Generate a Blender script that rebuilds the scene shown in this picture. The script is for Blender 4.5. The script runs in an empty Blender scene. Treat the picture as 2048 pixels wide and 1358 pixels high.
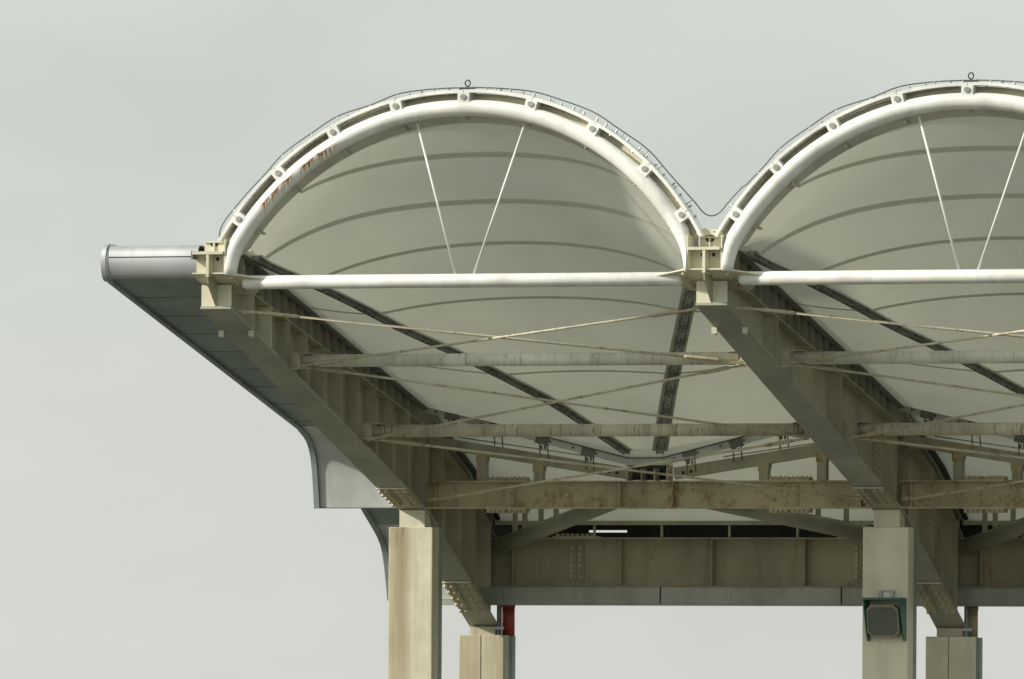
import bpy, math, random
from mathutils import Vector, Matrix
random.seed(7)
S = bpy.context.scene
COL = S.collection
R = math.radians

# ------------------------------------------------------------------ camera
YAW, PITCH, ROLL = 0.34131347, 0.03599151, 0.00652559
CAM = Vector((59.07345, -152.73305, 5.0))
fw = Vector((-math.sin(YAW)*math.cos(PITCH), math.cos(YAW)*math.cos(PITCH), math.sin(PITCH)))
rt = Vector((math.cos(YAW), math.sin(YAW), 0.0))
up = rt.cross(fw)
r2 = rt*math.cos(ROLL) + up*math.sin(ROLL)
u2 = up*math.cos(ROLL) - rt*math.sin(ROLL)
cd = bpy.data.cameras.new('camera'); cam = bpy.data.objects.new('camera', cd); COL.objects.link(cam)
m = Matrix((r2, u2, -fw)).transposed().to_4x4(); m.translation = CAM
cam.matrix_world = m
cd.sensor_width = 36.0; cd.lens = 21395.26/2048*36.0
cd.clip_start = 1.0; cd.clip_end = 6000.0
S.camera = cam

# ------------------------------------------------------------------ sky and sun
SUN_EL = R(31.0)
SUN_H = Vector((-0.86, -0.51, 0)).normalized()          # direction towards the sun, on the ground
w = bpy.data.worlds.new('World'); S.world = w; w.use_nodes = True
nt = w.node_tree; nt.nodes.clear()
sky = nt.nodes.new('ShaderNodeTexSky'); sky.sky_type = 'NISHITA'; sky.sun_disc = False
sky.sun_elevation = SUN_EL; sky.sun_rotation = math.atan2(SUN_H.x, SUN_H.y)
sky.air_density = 1.0; sky.dust_density = 4.0; sky.ozone_density = 1.0; sky.altitude = 50
hz = nt.nodes.new('ShaderNodeMix'); hz.data_type = 'RGBA'; hz.blend_type = 'MIX'
hz.inputs[0].default_value = 0.80                        # thin bright cloud veil over the whole sky
tc = nt.nodes.new('ShaderNodeTexCoord'); mp = nt.nodes.new('ShaderNodeMapping'); mp.inputs['Scale'].default_value = (9, 9, 22)
nz = nt.nodes.new('ShaderNodeTexNoise'); nz.inputs['Scale'].default_value = 1.6; nz.inputs['Detail'].default_value = 5.0
rp = nt.nodes.new('ShaderNodeValToRGB')
rp.color_ramp.elements[0].position = 0.25; rp.color_ramp.elements[0].color = (6.25, 6.46, 6.10, 1)
rp.color_ramp.elements[1].position = 0.75; rp.color_ramp.elements[1].color = (7.55, 7.9, 7.4, 1)
bg = nt.nodes.new('ShaderNodeBackground'); bg.inputs[1].default_value = 0.10
wo = nt.nodes.new('ShaderNodeOutputWorld')
L = nt.links
L.new(tc.outputs['Generated'], mp.inputs[0]); L.new(mp.outputs[0], nz.inputs['Vector']); L.new(nz.outputs[0], rp.inputs[0])
L.new(sky.outputs[0], hz.inputs[6]); sz = nt.nodes.new('ShaderNodeSeparateXYZ'); L.new(tc.outputs['Generated'], sz.inputs[0])
er = nt.nodes.new('ShaderNodeValToRGB')                  # warm and pale low down, cooler and a little deeper above
er.color_ramp.elements[0].position = 0.0; er.color_ramp.elements[0].color = (1.03, 1.0, 1.0, 1)
er.color_ramp.elements[1].position = 0.085; er.color_ramp.elements[1].color = (.93, .985, .965, 1)
L.new(sz.outputs[2], er.inputs[0])
ml = nt.nodes.new('ShaderNodeMix'); ml.data_type = 'RGBA'; ml.blend_type = 'MULTIPLY'; ml.inputs[0].default_value = 1.0
L.new(rp.outputs[0], ml.inputs[6]); L.new(er.outputs[0], ml.inputs[7]); L.new(ml.outputs[2], hz.inputs[7]); L.new(hz.outputs[2], bg.inputs[0]); L.new(bg.outputs[0], wo.inputs[0])
sd = bpy.data.lights.new('sun', 'SUN'); sd.energy = 4.0; sd.angle = R(3.0); sd.color = (1.0, 0.95, 0.84)
so = bpy.data.objects.new('sun', sd); COL.objects.link(so)
to_sun = Vector((SUN_H.x*math.cos(SUN_EL), SUN_H.y*math.cos(SUN_EL), math.sin(SUN_EL)))
so.rotation_euler = to_sun.to_track_quat('Z', 'Y').to_euler(); so.location = to_sun*200
vs = S.view_settings
vs.view_transform = 'Standard'; vs.look = 'None'; vs.exposure = 0.18; vs.gamma = 1.0; vs.use_curve_mapping = False

# ------------------------------------------------------------------ materials
def nodes_of(name):
    mt = bpy.data.materials.new(name); mt.use_nodes = True
    t = mt.node_tree; b = t.nodes['Principled BSDF']
    return mt, t, b
def mixc(t, a, b, f, mode='MIX'):
    n = t.nodes.new('ShaderNodeMix'); n.data_type = 'RGBA'; n.blend_type = mode
    for i, v in ((6, a), (7, b), (0, f)):
        if hasattr(v, 'links'): t.links.new(v, n.inputs[i])
        else: n.inputs[i].default_value = v if i == 0 else (*v, 1)
    return n.outputs[2]
def mth(t, op, a, b=None, c=None):
    n = t.nodes.new('ShaderNodeMath'); n.operation = op
    for i, v in enumerate((a, b, c)):
        if v is None: continue
        if hasattr(v, 'links'): t.links.new(v, n.inputs[i])
        else: n.inputs[i].default_value = v
    return n.outputs[0]
def sstep(t, v, a, b):
    n = t.nodes.new('ShaderNodeMapRange'); n.interpolation_type = 'SMOOTHSTEP'
    t.links.new(v, n.inputs[0]); n.inputs[1].default_value = a; n.inputs[2].default_value = b
    n.inputs[3].default_value = 0; n.inputs[4].default_value = 1
    return n.outputs[0]
def noise(t, pos, scale, sc=(1, 1, 1), detail=5, rough=.6):
    mp = t.nodes.new('ShaderNodeMapping'); mp.inputs['Scale'].default_value = sc; t.links.new(pos, mp.inputs[0])
    n = t.nodes.new('ShaderNodeTexNoise'); n.inputs['Scale'].default_value = scale
    n.inputs['Detail'].default_value = detail; n.inputs['Roughness'].default_value = rough
    t.links.new(mp.outputs[0], n.inputs['Vector']); return n.outputs[0]
def position(t):
    return t.nodes.new('ShaderNodeNewGeometry').outputs['Position']
RUST_A, RUST_B = (.15, .072, .027), (.33, .175, .06)
def steel(name, base, rust=.1, drip=0.0, grime=.25, rough=.5, metal=0.0, patch=3.0, special=None, bump=.15):
    """painted steel: base coat, broad tone shifts, run-down grime, rust blooms, thin drip marks"""
    mt, t, b = nodes_of(name); P = position(t)
    dk = tuple(c*.78 for c in base); lt = tuple(min(1, c*1.05) for c in base)
    n1 = noise(t, P, 1.1, (1, 1, .7), 4)
    c = mixc(t, dk, lt, sstep(t, n1, .3, .65))
    if grime:
        n2 = noise(t, P, 5.0, (1, 1, .12), 5)
        c = mixc(t, c, (.13, .105, .06), mth(t, 'MULTIPLY', sstep(t, n2, .50, .78), grime))
        n2b = noise(t, P, 26., (1, 1, 1), 3)
        c = mixc(t, c, (.10, .085, .05), mth(t, 'MULTIPLY', sstep(t, n2b, .62, .78), grime))
    if rust:
        n3 = noise(t, P, patch, (1, 1, 1), 8, .72)
        th = .70 - .25*rust
        n4 = noise(t, P, 14., (1, 1, .6), 6, .7)
        rm = mth(t, 'MULTIPLY', sstep(t, n3, th, th+.12), sstep(t, n4, .38, .62))
        rc = mixc(t, RUST_A, RUST_B, noise(t, P, 22., (1, 1, 1), 3))
        c = mixc(t, c, rc, mth(t, 'MULTIPLY', rm, .85))
    if drip:
        n5 = noise(t, P, 24., (1, .02, .06), 3, .8)
        n6 = noise(t, P, 1.5, (1, .3, .3), 3)
        n7 = noise(t, P, 19., (1, 1, .55), 4, .7)
        dm = mth(t, 'MULTIPLY', mth(t, 'MULTIPLY', sstep(t, n5, .53, .64), sstep(t, n6, .36, .58)), sstep(t, n7, .36, .56))
        gm = noise(t, P, 3.2, (1, .2, .2), 4)
        c = mixc(t, c, (.20, .155, .085), mth(t, 'MULTIPLY', sstep(t, gm, .42, .72), drip*.28))
        c = mixc(t, c, (.10, .06, .03), mth(t, 'MULTIPLY', dm, drip))
    if special: c = special(t, P, c)
    t.links.new(c, b.inputs['Base Color'])
    b.inputs['Roughness'].default_value = rough; b.inputs['Metallic'].default_value = metal
    if bump:
        bp = t.nodes.new('ShaderNodeBump'); bp.inputs['Strength'].default_value = bump; bp.inputs['Distance'].default_value = .02
        t.links.new(noise(t, P, 9., (1, 1, 1), 4), bp.inputs['Height']); t.links.new(bp.outputs[0], b.inputs['Normal'])
    return mt

def arch_rust(t, P, c):
    sx = t.nodes.new('ShaderNodeSeparateXYZ'); t.links.new(P, sx.inputs[0])
    X, Z = sx.outputs[0], sx.outputs[2]
    dx = mth(t, 'SUBTRACT', X, 4.0)
    wob = mth(t, 'MULTIPLY', mth(t, 'SUBTRACT', noise(t, P, 5., (1, 0, 0), 3), .5), .10)
    line = mth(t, 'ADD', mth(t, 'ADD', wob, 10.12), mth(t, 'SQRT', mth(t, 'SUBTRACT', 4.215**2, mth(t, 'MULTIPLY', dx, dx))))
    d = mth(t, 'SUBTRACT', line, Z)                          # distance below the wandering rust line
    ln = mth(t, 'MULTIPLY', sstep(t, noise(t, P, 30., (1, 0, 0), 2, .7), .42, .70), .19)
    on = mth(t, 'MULTIPLY', sstep(t, d, -.012, .004), mth(t, 'SUBTRACT', 1.0, sstep(t, mth(t, 'SUBTRACT', d, ln), .004, .03)))
    xm = mth(t, 'MULTIPLY', sstep(t, X, .80, .88), mth(t, 'SUBTRACT', 1.0, sstep(t, X, 1.70, 2.3)))
    brk = sstep(t, noise(t, P, 4.6, (1, 0, 0), 2), .40, .50)
    mk = mth(t, 'MULTIPLY', mth(t, 'MULTIPLY', on, xm), brk)
    rc = mixc(t, (.22, .062, .012), (.52, .26, .06), sstep(t, d, .0, .11))
    return mixc(t, c, rc, mk)

def casing_stain(x0):
    def f(t, P, c):
        sx = t.nodes.new('ShaderNodeSeparateXYZ'); t.links.new(P, sx.inputs[0])
        n = noise(t, P, 2.2, (1.3, 1, .06), 6, .7)
        c = mixc(t, c, (.22, .16, .07), mth(t, 'MULTIPLY', sstep(t, n, .40, .72), .62))
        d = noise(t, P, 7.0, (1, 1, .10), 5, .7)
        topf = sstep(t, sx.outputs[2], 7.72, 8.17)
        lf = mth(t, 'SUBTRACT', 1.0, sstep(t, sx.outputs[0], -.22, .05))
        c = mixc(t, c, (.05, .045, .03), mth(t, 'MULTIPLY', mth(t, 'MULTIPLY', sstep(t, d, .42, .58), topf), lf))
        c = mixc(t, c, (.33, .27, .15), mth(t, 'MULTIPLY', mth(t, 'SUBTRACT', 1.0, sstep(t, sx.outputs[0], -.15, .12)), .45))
        return c
    return f

M = {}
M['white'] = steel('white_pipe_paint', (.84, .83, .78), rust=.10, grime=.16, rough=.42, bump=.03)
M['white_rust'] = steel('white_pipe_paint_rusted', (.84, .83, .78), rust=.10, grime=.16, rough=.42, special=arch_rust, bump=.03)
M['cream'] = steel('cream_steel_paint', (.68, .645, .50), rust=.14, grime=.14, rough=.5)
M['cream_dirty'] = steel('cream_steel_paint_grimy', (.50, .465, .34), rust=.34, grime=.40, rough=.55)
M['girder'] = steel('girder_paint', (.45, .425, .315), rust=.22, grime=.48, rough=.55)
M['flange'] = steel('flange_paint', (.40, .395, .32), rust=.05, grime=.25, rough=.5)
M['beam_rust'] = steel('beam_paint_rusted', (.50, .435, .27), rust=.84, grime=.4, rough=.6, patch=2.1)
M['rear_beam'] = steel('rear_beam_paint', (.37, .335, .225), rust=.58, grime=.4, rough=.6, patch=2.4)
M['strut'] = steel('strut_pipe_paint', (.83, .81, .70), rust=.12, drip=.55, grime=.25, rough=.5)
M['strut_dirty'] = steel('strut_pipe_paint_streaked', (.68, .64, .50), rust=.22, drip=.95, grime=.45, rough=.55)
M['rod'] = steel('rod_paint', (.66, .62, .47), rust=.80, grime=.35, rough=.55, patch=5.)
M['bolt'] = steel('rusty_bolt', (.50, .44, .30), rust=.75, grime=.4, rough=.6, patch=9.)
M['galv'] = steel('galvanised_bolt', (.42, .42, .40), rust=.0, grime=.15, rough=.45, metal=.5)
M['clamp'] = steel('clamp_aluminium', (.56, .58, .52), rust=0, grime=.4, rough=.45, metal=.2)
M['dark'] = steel('dark_gasket', (.045, .05, .045), rust=0, grime=.2, rough=.7)
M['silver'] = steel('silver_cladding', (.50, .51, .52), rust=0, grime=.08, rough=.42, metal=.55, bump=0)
M['soffit'] = steel('soffit_cladding_shaded', (.29, .34, .335), rust=0, grime=.12, rough=.5, metal=.1, bump=0)  # same sheet metal as the wing, colour darkened for the shade underneath
M['casing'] = steel('column_casing', (.70, .655, .49), rust=.03, grime=.10, rough=.5, special=casing_stain(0), bump=.05)
M['casing_clean'] = steel('column_casing_clean', (.78, .73, .57), rust=.02, grime=.10, rough=.5, bump=.05)
M['casing_side'] = steel('column_side_cover', (.30, .33, .28), rust=0, grime=.25, rough=.5)
M['gutter'] = steel('gutter_sheet', (.36, .375, .315), rust=0, drip=.3, grime=.25, rough=.45, metal=.2)
M['clampdark'] = steel('clamp_block', (.17, .18, .155), rust=0, grime=.3, rough=.6)
M['clampmid'] = steel('clamp_channel', (.38, .40, .35), rust=0, grime=.35, rough=.5)
M['upstand'] = steel('upstand_paint', (.30, .29, .22), rust=.05, grime=.4, rough=.6)
M['flashing'] = steel('flashing_paint', (.56, .555, .49), rust=0, grime=.12, rough=.5, bump=0)
M['wing'] = steel('wing_cladding_lit', (.58, .60, .59), rust=0, grime=.16, rough=.45, metal=.1, bump=0)  # same sheet metal as the soffit, colour paled for the light on the curve
M['voiddark'] = steel('rear_void_dark', (.03, .035, .03), rust=0, grime=.2, rough=.8)  # near-black colour stands for the shade in the rear void
M['green'] = steel('green_hood_paint', (.03, .14, .085), rust=0, grime=.35, rough=.4)
M['lampface'] = steel('dusty_lamp_glass', (.13, .14, .12), rust=0, grime=.2, rough=.25)
M['lampframe'] = steel('lamp_frame', (.27, .26, .17), rust=.2, grime=.3, rough=.5)
M['red'] = steel('red_pipe_paint', (.36, .05, .035), rust=.1, grime=.3, rough=.45)
M['cable'] = steel('dark_cable', (.10, .11, .12), rust=0, grime=.1, rough=.4, metal=.4)
M['ground'] = steel('ground_mat', (.095, .098, .078), rust=0, grime=.3, rough=.9)

def fabric(name, base, transl):
    mt, t, b = nodes_of(name); P = position(t)
    n1 = noise(t, P, .8, (1, 1, 1), 4); n2 = noise(t, P, 6., (1, 1, 1), 5)
    c = mixc(t, tuple(v*.96 for v in base), base, sstep(t, n1, .3, .7))
    c = mixc(t, c, tuple(v*.70 for v in base), mth(t, 'MULTIPLY', sstep(t, n2, .60, .8), .12))
    t.links.new(c, b.inputs['Base Color']); b.inputs['Roughness'].default_value = .55
    tr = t.nodes.new('ShaderNodeBsdfTranslucent'); t.links.new(c, tr.inputs[0])
    mx = t.nodes.new('ShaderNodeMixShader'); mx.inputs[0].default_value = transl
    out = t.nodes['Material Output']
    t.links.new(b.outputs[0], mx.inputs[1]); t.links.new(tr.outputs[0], mx.inputs[2]); t.links.new(mx.outputs[0], out.inputs[0])
    return mt
M['fabric'] = fabric('membrane_fabric', (.82, .82, .755), .45)
M['fabric2'] = fabric('membrane_doubled', (.81, .81, .745), .422)

# ------------------------------------------------------------------ mesh helpers
class MB:
    def __init__(s): s.v = []; s.f = []; s.sm = []
    def add(s, vs, fs, smooth=False):
        o = len(s.v); s.v += [Vector(v) for v in vs]
        s.f += [tuple(i+o for i in f) for f in fs]; s.sm += [smooth]*len(fs)
        return s
    def box(s, a, b):
        (x0, y0, z0), (x1, y1, z1) = a, b
        return s.add([(x0,y0,z0),(x1,y0,z0),(x1,y1,z0),(x0,y1,z0),(x0,y0,z1),(x1,y0,z1),(x1,y1,z1),(x0,y1,z1)],
                     [(0,3,2,1),(4,5,6,7),(0,1,5,4),(1,2,6,5),(2,3,7,6),(3,0,4,7)])
    def prism(s, poly, d):
        """polygon (3D points) extruded by vector d"""
        n = len(poly); d = Vector(d); p = [Vector(q) for q in poly]
        vs = p + [q+d for q in p]
        fs = [tuple(range(n-1, -1, -1)), tuple(range(n, 2*n))] + [(i, (i+1) % n, n+(i+1) % n, n+i) for i in range(n)]
        return s.add(vs, fs)
    def beam(s, a, b, wdt, h, upv=(0, 0, 1)):
        a, b = Vector(a), Vector(b); t = (b-a).normalized(); x = t.cross(Vector(upv)).normalized(); z = x.cross(t)
        q = [a + x*i*wdt/2 + z*j*h/2 for i, j in ((-1,-1),(1,-1),(1,1),(-1,1))]
        return s.prism(q, b-a)
    def tube(s, pts, r, seg=12, cap=True, smooth=True):
        pts = [Vector(p) for p in pts]; n = len(pts); vs = []
        t0 = (pts[1]-pts[0]).normalized(); ref = Vector((0, 1, 0)) if abs(t0.y) < .9 else Vector((1, 0, 0))
        for i, p in enumerate(pts):
            t = (pts[min(i+1, n-1)]-pts[max(i-1, 0)]).normalized()
            x = (ref - t*ref.dot(t)).normalized(); y = t.cross(x); ref = x
            rr = r[i] if isinstance(r, (list, tuple)) else r
            vs += [p + x*rr*math.cos(2*math.pi*k/seg) + y*rr*math.sin(2*math.pi*k/seg) for k in range(seg)]
        fs = [(i*seg+k, i*seg+(k+1) % seg, (i+1)*seg+(k+1) % seg, (i+1)*seg+k) for i in range(n-1) for k in range(seg)]
        s.add(vs, fs, smooth)
        if cap:
            o = len(s.v)-len(vs)
            s.f += [tuple(o+k for k in range(seg-1, -1, -1)), tuple(o+(n-1)*seg+k for k in range(seg))]; s.sm += [False, False]
        return s
    def bolt(s, c, nrm, r=.022, h=.02):
        c, nrm = Vector(c), Vector(nrm).normalized()
        return s.tube([c, c+nrm*h], r, 6, True, False)
    def sheet(s, rows, th, nrm=None, smooth=True):
        """grid of points (rows of equal length) given a thickness along each point's normal"""
        nr, nc = len(rows), len(rows[0]); P = [[Vector(p) for p in r_] for r_ in rows]; top = []
        for i in range(nr):
            for j in range(nc):
                a = P[min(i+1, nr-1)][j]-P[max(i-1, 0)][j]; b = P[i][min(j+1, nc-1)]-P[i][max(j-1, 0)]
                n = a.cross(b)
                if n.length < 1e-9: n = Vector((0, 0, 1))
                n.normalize(); top.append(P[i][j]+n*th)
        base = [p for r_ in P for p in r_]; N = nr*nc
        fs = []
        for i in range(nr-1):
            for j in range(nc-1):
                a, b, c, d = i*nc+j, i*nc+j+1, (i+1)*nc+j+1, (i+1)*nc+j
                fs += [(a, b, c, d), (N+d, N+c, N+b, N+a)]
        s.add(base+top, fs, smooth)
        bd = [(j, j+1) for j in range(nc-1)] + [(i*nc+nc-1, (i+1)*nc+nc-1) for i in range(nr-1)]
        bd += [((nr-1)*nc+j+1, (nr-1)*nc+j) for j in range(nc-1)] + [((i+1)*nc, i*nc) for i in range(nr-1)]
        for a, b in bd: s.add([base[b], base[a], top[a], top[b]], [(0, 1, 2, 3)], False)
        return s
    def build(s, name, mat, parent, stuff=False, bevel=0):
        me = bpy.data.meshes.new(name)
        org = parent['_o'] if parent is not None and '_o' in parent else (0, 0, 0)
        org = Vector(org)
        me.from_pydata([v-org for v in s.v], [], s.f); me.materials.append(M[mat])
        me.polygons.foreach_set('use_smooth', s.sm); me.update()
        o = bpy.data.objects.new(name, me); COL.objects.link(o)
        if parent is not None: o.parent = parent; o['_o'] = tuple(org)
        if stuff: o['kind'] = 'stuff'
        if bevel:
            bm_ = o.modifiers.new('edge', 'BEVEL'); bm_.width = bevel; bm_.segments = 2; bm_.limit_method = 'ANGLE'
        return o
def B(a, b): return MB().box(a, b)
def thing(name, loc, label, cat, group=None):
    o = bpy.data.objects.new(name, None); COL.objects.link(o); o.location = loc; o['_o'] = tuple(loc)
    o['label'] = label; o['category'] = cat
    if group: o['group'] = group
    return o
def lerp(tab, x):
    if x <= tab[0][0]: (a, b) = tab[0], tab[1]
    elif x >= tab[-1][0]: (a, b) = tab[-2], tab[-1]
    else:
        for a, b in zip(tab, tab[1:]):
            if a[0] <= x <= b[0]: break
    return a[1] + (b[1]-a[1])*(x-a[0])/(b[0]-a[0])
def spline(tab, x):
    """smooth monotone-ish interpolation (Catmull-Rom through a table)"""
    if x <= tab[0][0] or x >= tab[-1][0]: return lerp(tab, x)
    for i in range(len(tab)-1):
        if tab[i][0] <= x <= tab[i+1][0]: break
    def sl(j):
        a, b = tab[max(j-1, 0)], tab[min(j+1, len(tab)-1)]
        return (b[1]-a[1])/(b[0]-a[0])
    (x0, y0), (x1, y1) = tab[i], tab[i+1]; h = x1-x0; t = (x-x0)/h
    return (2*t**3-3*t*t+1)*y0 + (t**3-2*t*t+t)*h*sl(i) + (-2*t**3+3*t*t)*y1 + (t**3-t*t)*h*sl(i+1)

BAY = 8.0
NG = 3                                   # girder lines; two bays of roof between them
ZB = [(0, 11.335), (8.85, 8.45), (12.40, 6.545)]                       # underside of the girders
ZT = [(.35, 11.80), (1.0, 11.65), (8.76, 9.845), (10.87, 9.05), (12.45, 7.98)]   # top of the girders
zb = lambda y: lerp(ZB, y)
zt = lambda y: lerp(ZT, y)
ZE = [(.3, 12.24), (.8, 12.116), (5.8, 10.835), (8.66, 10.095)]        # membrane edge along a girder
ze = lambda y: lerp(ZE, y)
RAILX = lambda y: .42 + 3.26*(y-.62)/7.88
RAILZ = [(.30, 12.24), (.577, 12.166), (1.117, 12.01), (1.743, 11.842), (2.637, 11.565), (3.71, 11.199), (4.836, 10.862), (6.653, 10.257), (7.236, 10.029), (8.413, 9.489), (8.62, 9.40)]
CROWN = [(.14, 14.20), (.40, 14.06), (.9, 13.68), (1.55, 13.03), (2.4, 12.40), (3.5, 11.63), (4.6, 11.10), (5.9, 10.57), (7.2, 10.05), (8.62, 9.41)]
zv = lambda x: lerp([(.25, 10.095), (3.70, 9.234), (4.30, 9.234), (7.75, 10.095)], x)   # dipping back edge

# ------------------------------------------------------------------ ground
g = MB().add([(-2500,-2500,0),(2500,-2500,0),(2500,3000,0),(-2500,3000,0)], [(0,1,2,3)]).build('ground', 'ground', None)
g['kind'] = 'structure'; g['label'] = 'flat open ground below the roof'

# ------------------------------------------------------------------ girders
GL = ['cream roof girder with closely spaced stiffeners beside the silver end cladding',
      'cream roof girder rising from the column that carries the green lamp',
      'cream roof girder closing the second arch bay away from the silver cladding']
def strip(mb, x0, x1, ys, fz, th):
    """plate following a height line, th > 0 upwards from fz"""
    for a, b in zip(ys, ys[1:]):
        mb.add([(x0,a,fz(a)),(x1,a,fz(a)),(x1,b,fz(b)),(x0,b,fz(b)),(x0,a,fz(a)+th),(x1,a,fz(a)+th),(x1,b,fz(b)+th),(x0,b,fz(b)+th)],
               [(0,3,2,1),(4,5,6,7),(0,1,5,4),(1,2,6,5),(2,3,7,6),(3,0,4,7)])
    return mb
def girder(k):
    X = BAY*k; t = thing('roof_girder', (X, 8.85, 8.45), GL[k], 'girder', 'cantilever roof girders')
    strip(MB(), X-.25, X+.25, [0, 8.85, 12.40], zb, .04).build('bottom_flange', 'flange', t)
    strip(MB(), X-.20, X+.20, [.42, 1.0, 8.76, 10.87, 12.40], lambda y: zt(y)-.025, .025).build('top_flange', 'girder', t)
    ys = [.30, 1.0, 8.76, 8.85, 10.87, 12.38]
    poly = [(-.36, 11.80), (-.33, 11.70), (.02, zb(.02)+.04)] + [(y, zb(y)+.04) for y in (8.85, 12.38)] + [(y, zt(y)-.025) for y in (12.38, 10.87, 8.76, 1.0, .42)] + [(.30, 11.80)]
    MB().prism([(X-.011, y, z) for y, z in poly], (.022, 0, 0)).build('web', 'girder', t)
    # vertical stiffeners
    st = [1.05+.78*i for i in range(15)] if k == 0 else [2.55, 5.75, 8.62, 9.25, 10.6, 11.9]
    for y in st:
        if y > 12.2: continue
        for s in (-1, 1):
            x0, x1 = (X+.012, X+.225) if s > 0 else (X-.225, X-.012)
            mb = MB().add([(x0,y,zb(y)+.042),(x1,y,zb(y)+.042),(x1,y,zt(y)-.027),(x0,y,zt(y)-.027),
                      (x0,y+.018,zb(y+.018)+.042),(x1,y+.018,zb(y+.018)+.042),(x1,y+.018,zt(y+.018)-.027),(x0,y+.018,zt(y+.018)-.027)],
                     [(0,1,2,3),(7,6,5,4),(0,4,5,1),(1,5,6,2),(2,6,7,3),(3,7,4,0)])
            mb.build('stiffener', 'girder' if y > 2 else 'cream', t)  # paler paint near the tip puts the light from the front into the colour
    # front end: T piece, box plates, stub of the upper beam, sloped gusset seat
    B((X-.25, -.37, 12.155), (X+.25, .12, 12.20)).build('tee_flange', 'cream', t)
    B((X-.022, -.365, 11.81), (X+.022, -.162, 12.153)).build('tee_web', 'cream', t)
    for s in ((1,) if k == 0 else (-1, 1)):
        e = B((X+s*.27-.011, -.34, 11.86), (X+s*.27+.011, .16, 12.38)).build('end_plate', 'cream', t)
    p = B((X-.255, -.16, 11.86), (X+.255, -.14, 12.15)).build('back_plate', 'cream', t)
    for s in (-1, 1):
        MB().tube([(X+s*.09, -.1635, 12.09), (X+s*.09, -.162, 12.09)], .032, 10, True, False).build('hole', 'dark', t)
    B((X-.16, -.10, 12.345), (X+.16, .45, 12.368)).build('stub_flange', 'cream', t)
    B((X-.012, -.10, 12.202), (X+.012, .45, 12.343)).build('stub_web', 'cream', t)
    B((X-.16, -.07, 12.202), (X-.014, -.05, 12.343)).build('stub_plate', 'cream', t)
    B((X+.014, -.07, 12.202), (X+.16, -.05, 12.343)).build('stub_plate', 'cream', t)
    for s in (-1, 1):
        pts = [(X+s*.018, -.0716, 12.338)] + [(X+s*(.018+.055*math.cos(a)), -.0716, 12.338-.055*math.sin(a)) for a in [i*math.pi/16 for i in range(9)]]
        MB().prism(pts, (0, .001, 0)).build('hole', 'dark', t)
    if k == 0: B((X-.285, -.33, 12.085), (X-.252, .05, 12.21)).build('flange_clip', 'clampdark', t)
    if k > 0:
        c = B((X-.185, -.16, 12.385), (X+.185, -.14, 12.475)).build('valley_plate', 'cream', t)
        for s in (-1, 1): MB().tube([(X+s*.10, -.1625, 12.435), (X+s*.10, -.161, 12.435)], .012, 8, True, False).build('hole', 'dark', t)
        B((X-.15, -.138, 12.39), (X+.15, .40, 12.405)).build('valley_tray', 'cream', t)
    # plates between the gusset and the bottom flange
    for s in (-1, 1):
        x0, x1 = (X+.013, X+.245) if s > 0 else (X-.245, X-.013)
        B((x0, .03, zb(.03)+.05), (x1, .05, 11.70)).build('tip_plate', 'cream', t)
        x = X+s*.245
        B((x-.042, .88, zb(.9)-.10), (x+.042, .90, zb(.9)-.003)).build('tab', 'cream', t)
        B((x-.012, .90, zb(.9)-.115), (x+.012, .99, zb(.99)-.003)).build('tab', 'cream', t)
    # splices: cover plates under the flange with bolts, web cover plate
    for y0, y1 in ((7.85, 8.58), (10.95, 11.80)):
        sp = strip(MB(), X-.245, X-.06, [y0, y1], lambda y: zb(y)-.02, .018).build('splice_plate', 'cream_dirty', t)
        sp2 = strip(MB(), X+.06, X+.245, [y0, y1], lambda y: zb(y)-.02, .018).build('splice_plate', 'cream_dirty', t)
        lip = B((X-.25, y0-.022, zb(y0)-.024), (X+.25, y0-.004, zb(y0)-.002)).build('splice_lip', 'cream', t)
        mb = MB()
        for s in (-1, 1):
            for xx in (.10, .205):
                n = 5
                for i in range(n):
                    y = y0+.06+(y1-y0-.12)*i/(n-1); mb.bolt((X+s*xx, y, zb(y)-.02), (0, -.33, -1), .034, .05)
        mb.build('splice_bolts', 'bolt', t, True)
        yc = (y0+y1)/2
        ws = MB().prism([(X+.012, yc-.16, zb(yc-.16)+.10), (X+.012, yc+.16, zb(yc+.16)+.10), (X+.012, yc+.16, zt(yc+.16)-.10), (X+.012, yc-.16, zt(yc-.16)-.10)], (.014, 0, 0)).build('web_splice', 'girder', t)
        mb = MB()
        for yy in (yc-.10, yc-.045, yc+.045, yc+.10):
            z0, z1 = zb(yy)+.16, zt(yy)-.16; n = 11
            for i in range(n): mb.bolt((X+.026, yy, z0+(z1-z0)*i/(n-1)), (1, 0, 0), .022, .022)
        mb.build('web_bolts', 'bolt', t, True)
    # upstand between the top flange and the membrane edge, with brackets
    n = 22
    ya = [.5+(8.6-.5)*i/n for i in range(n+1)]
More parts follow.
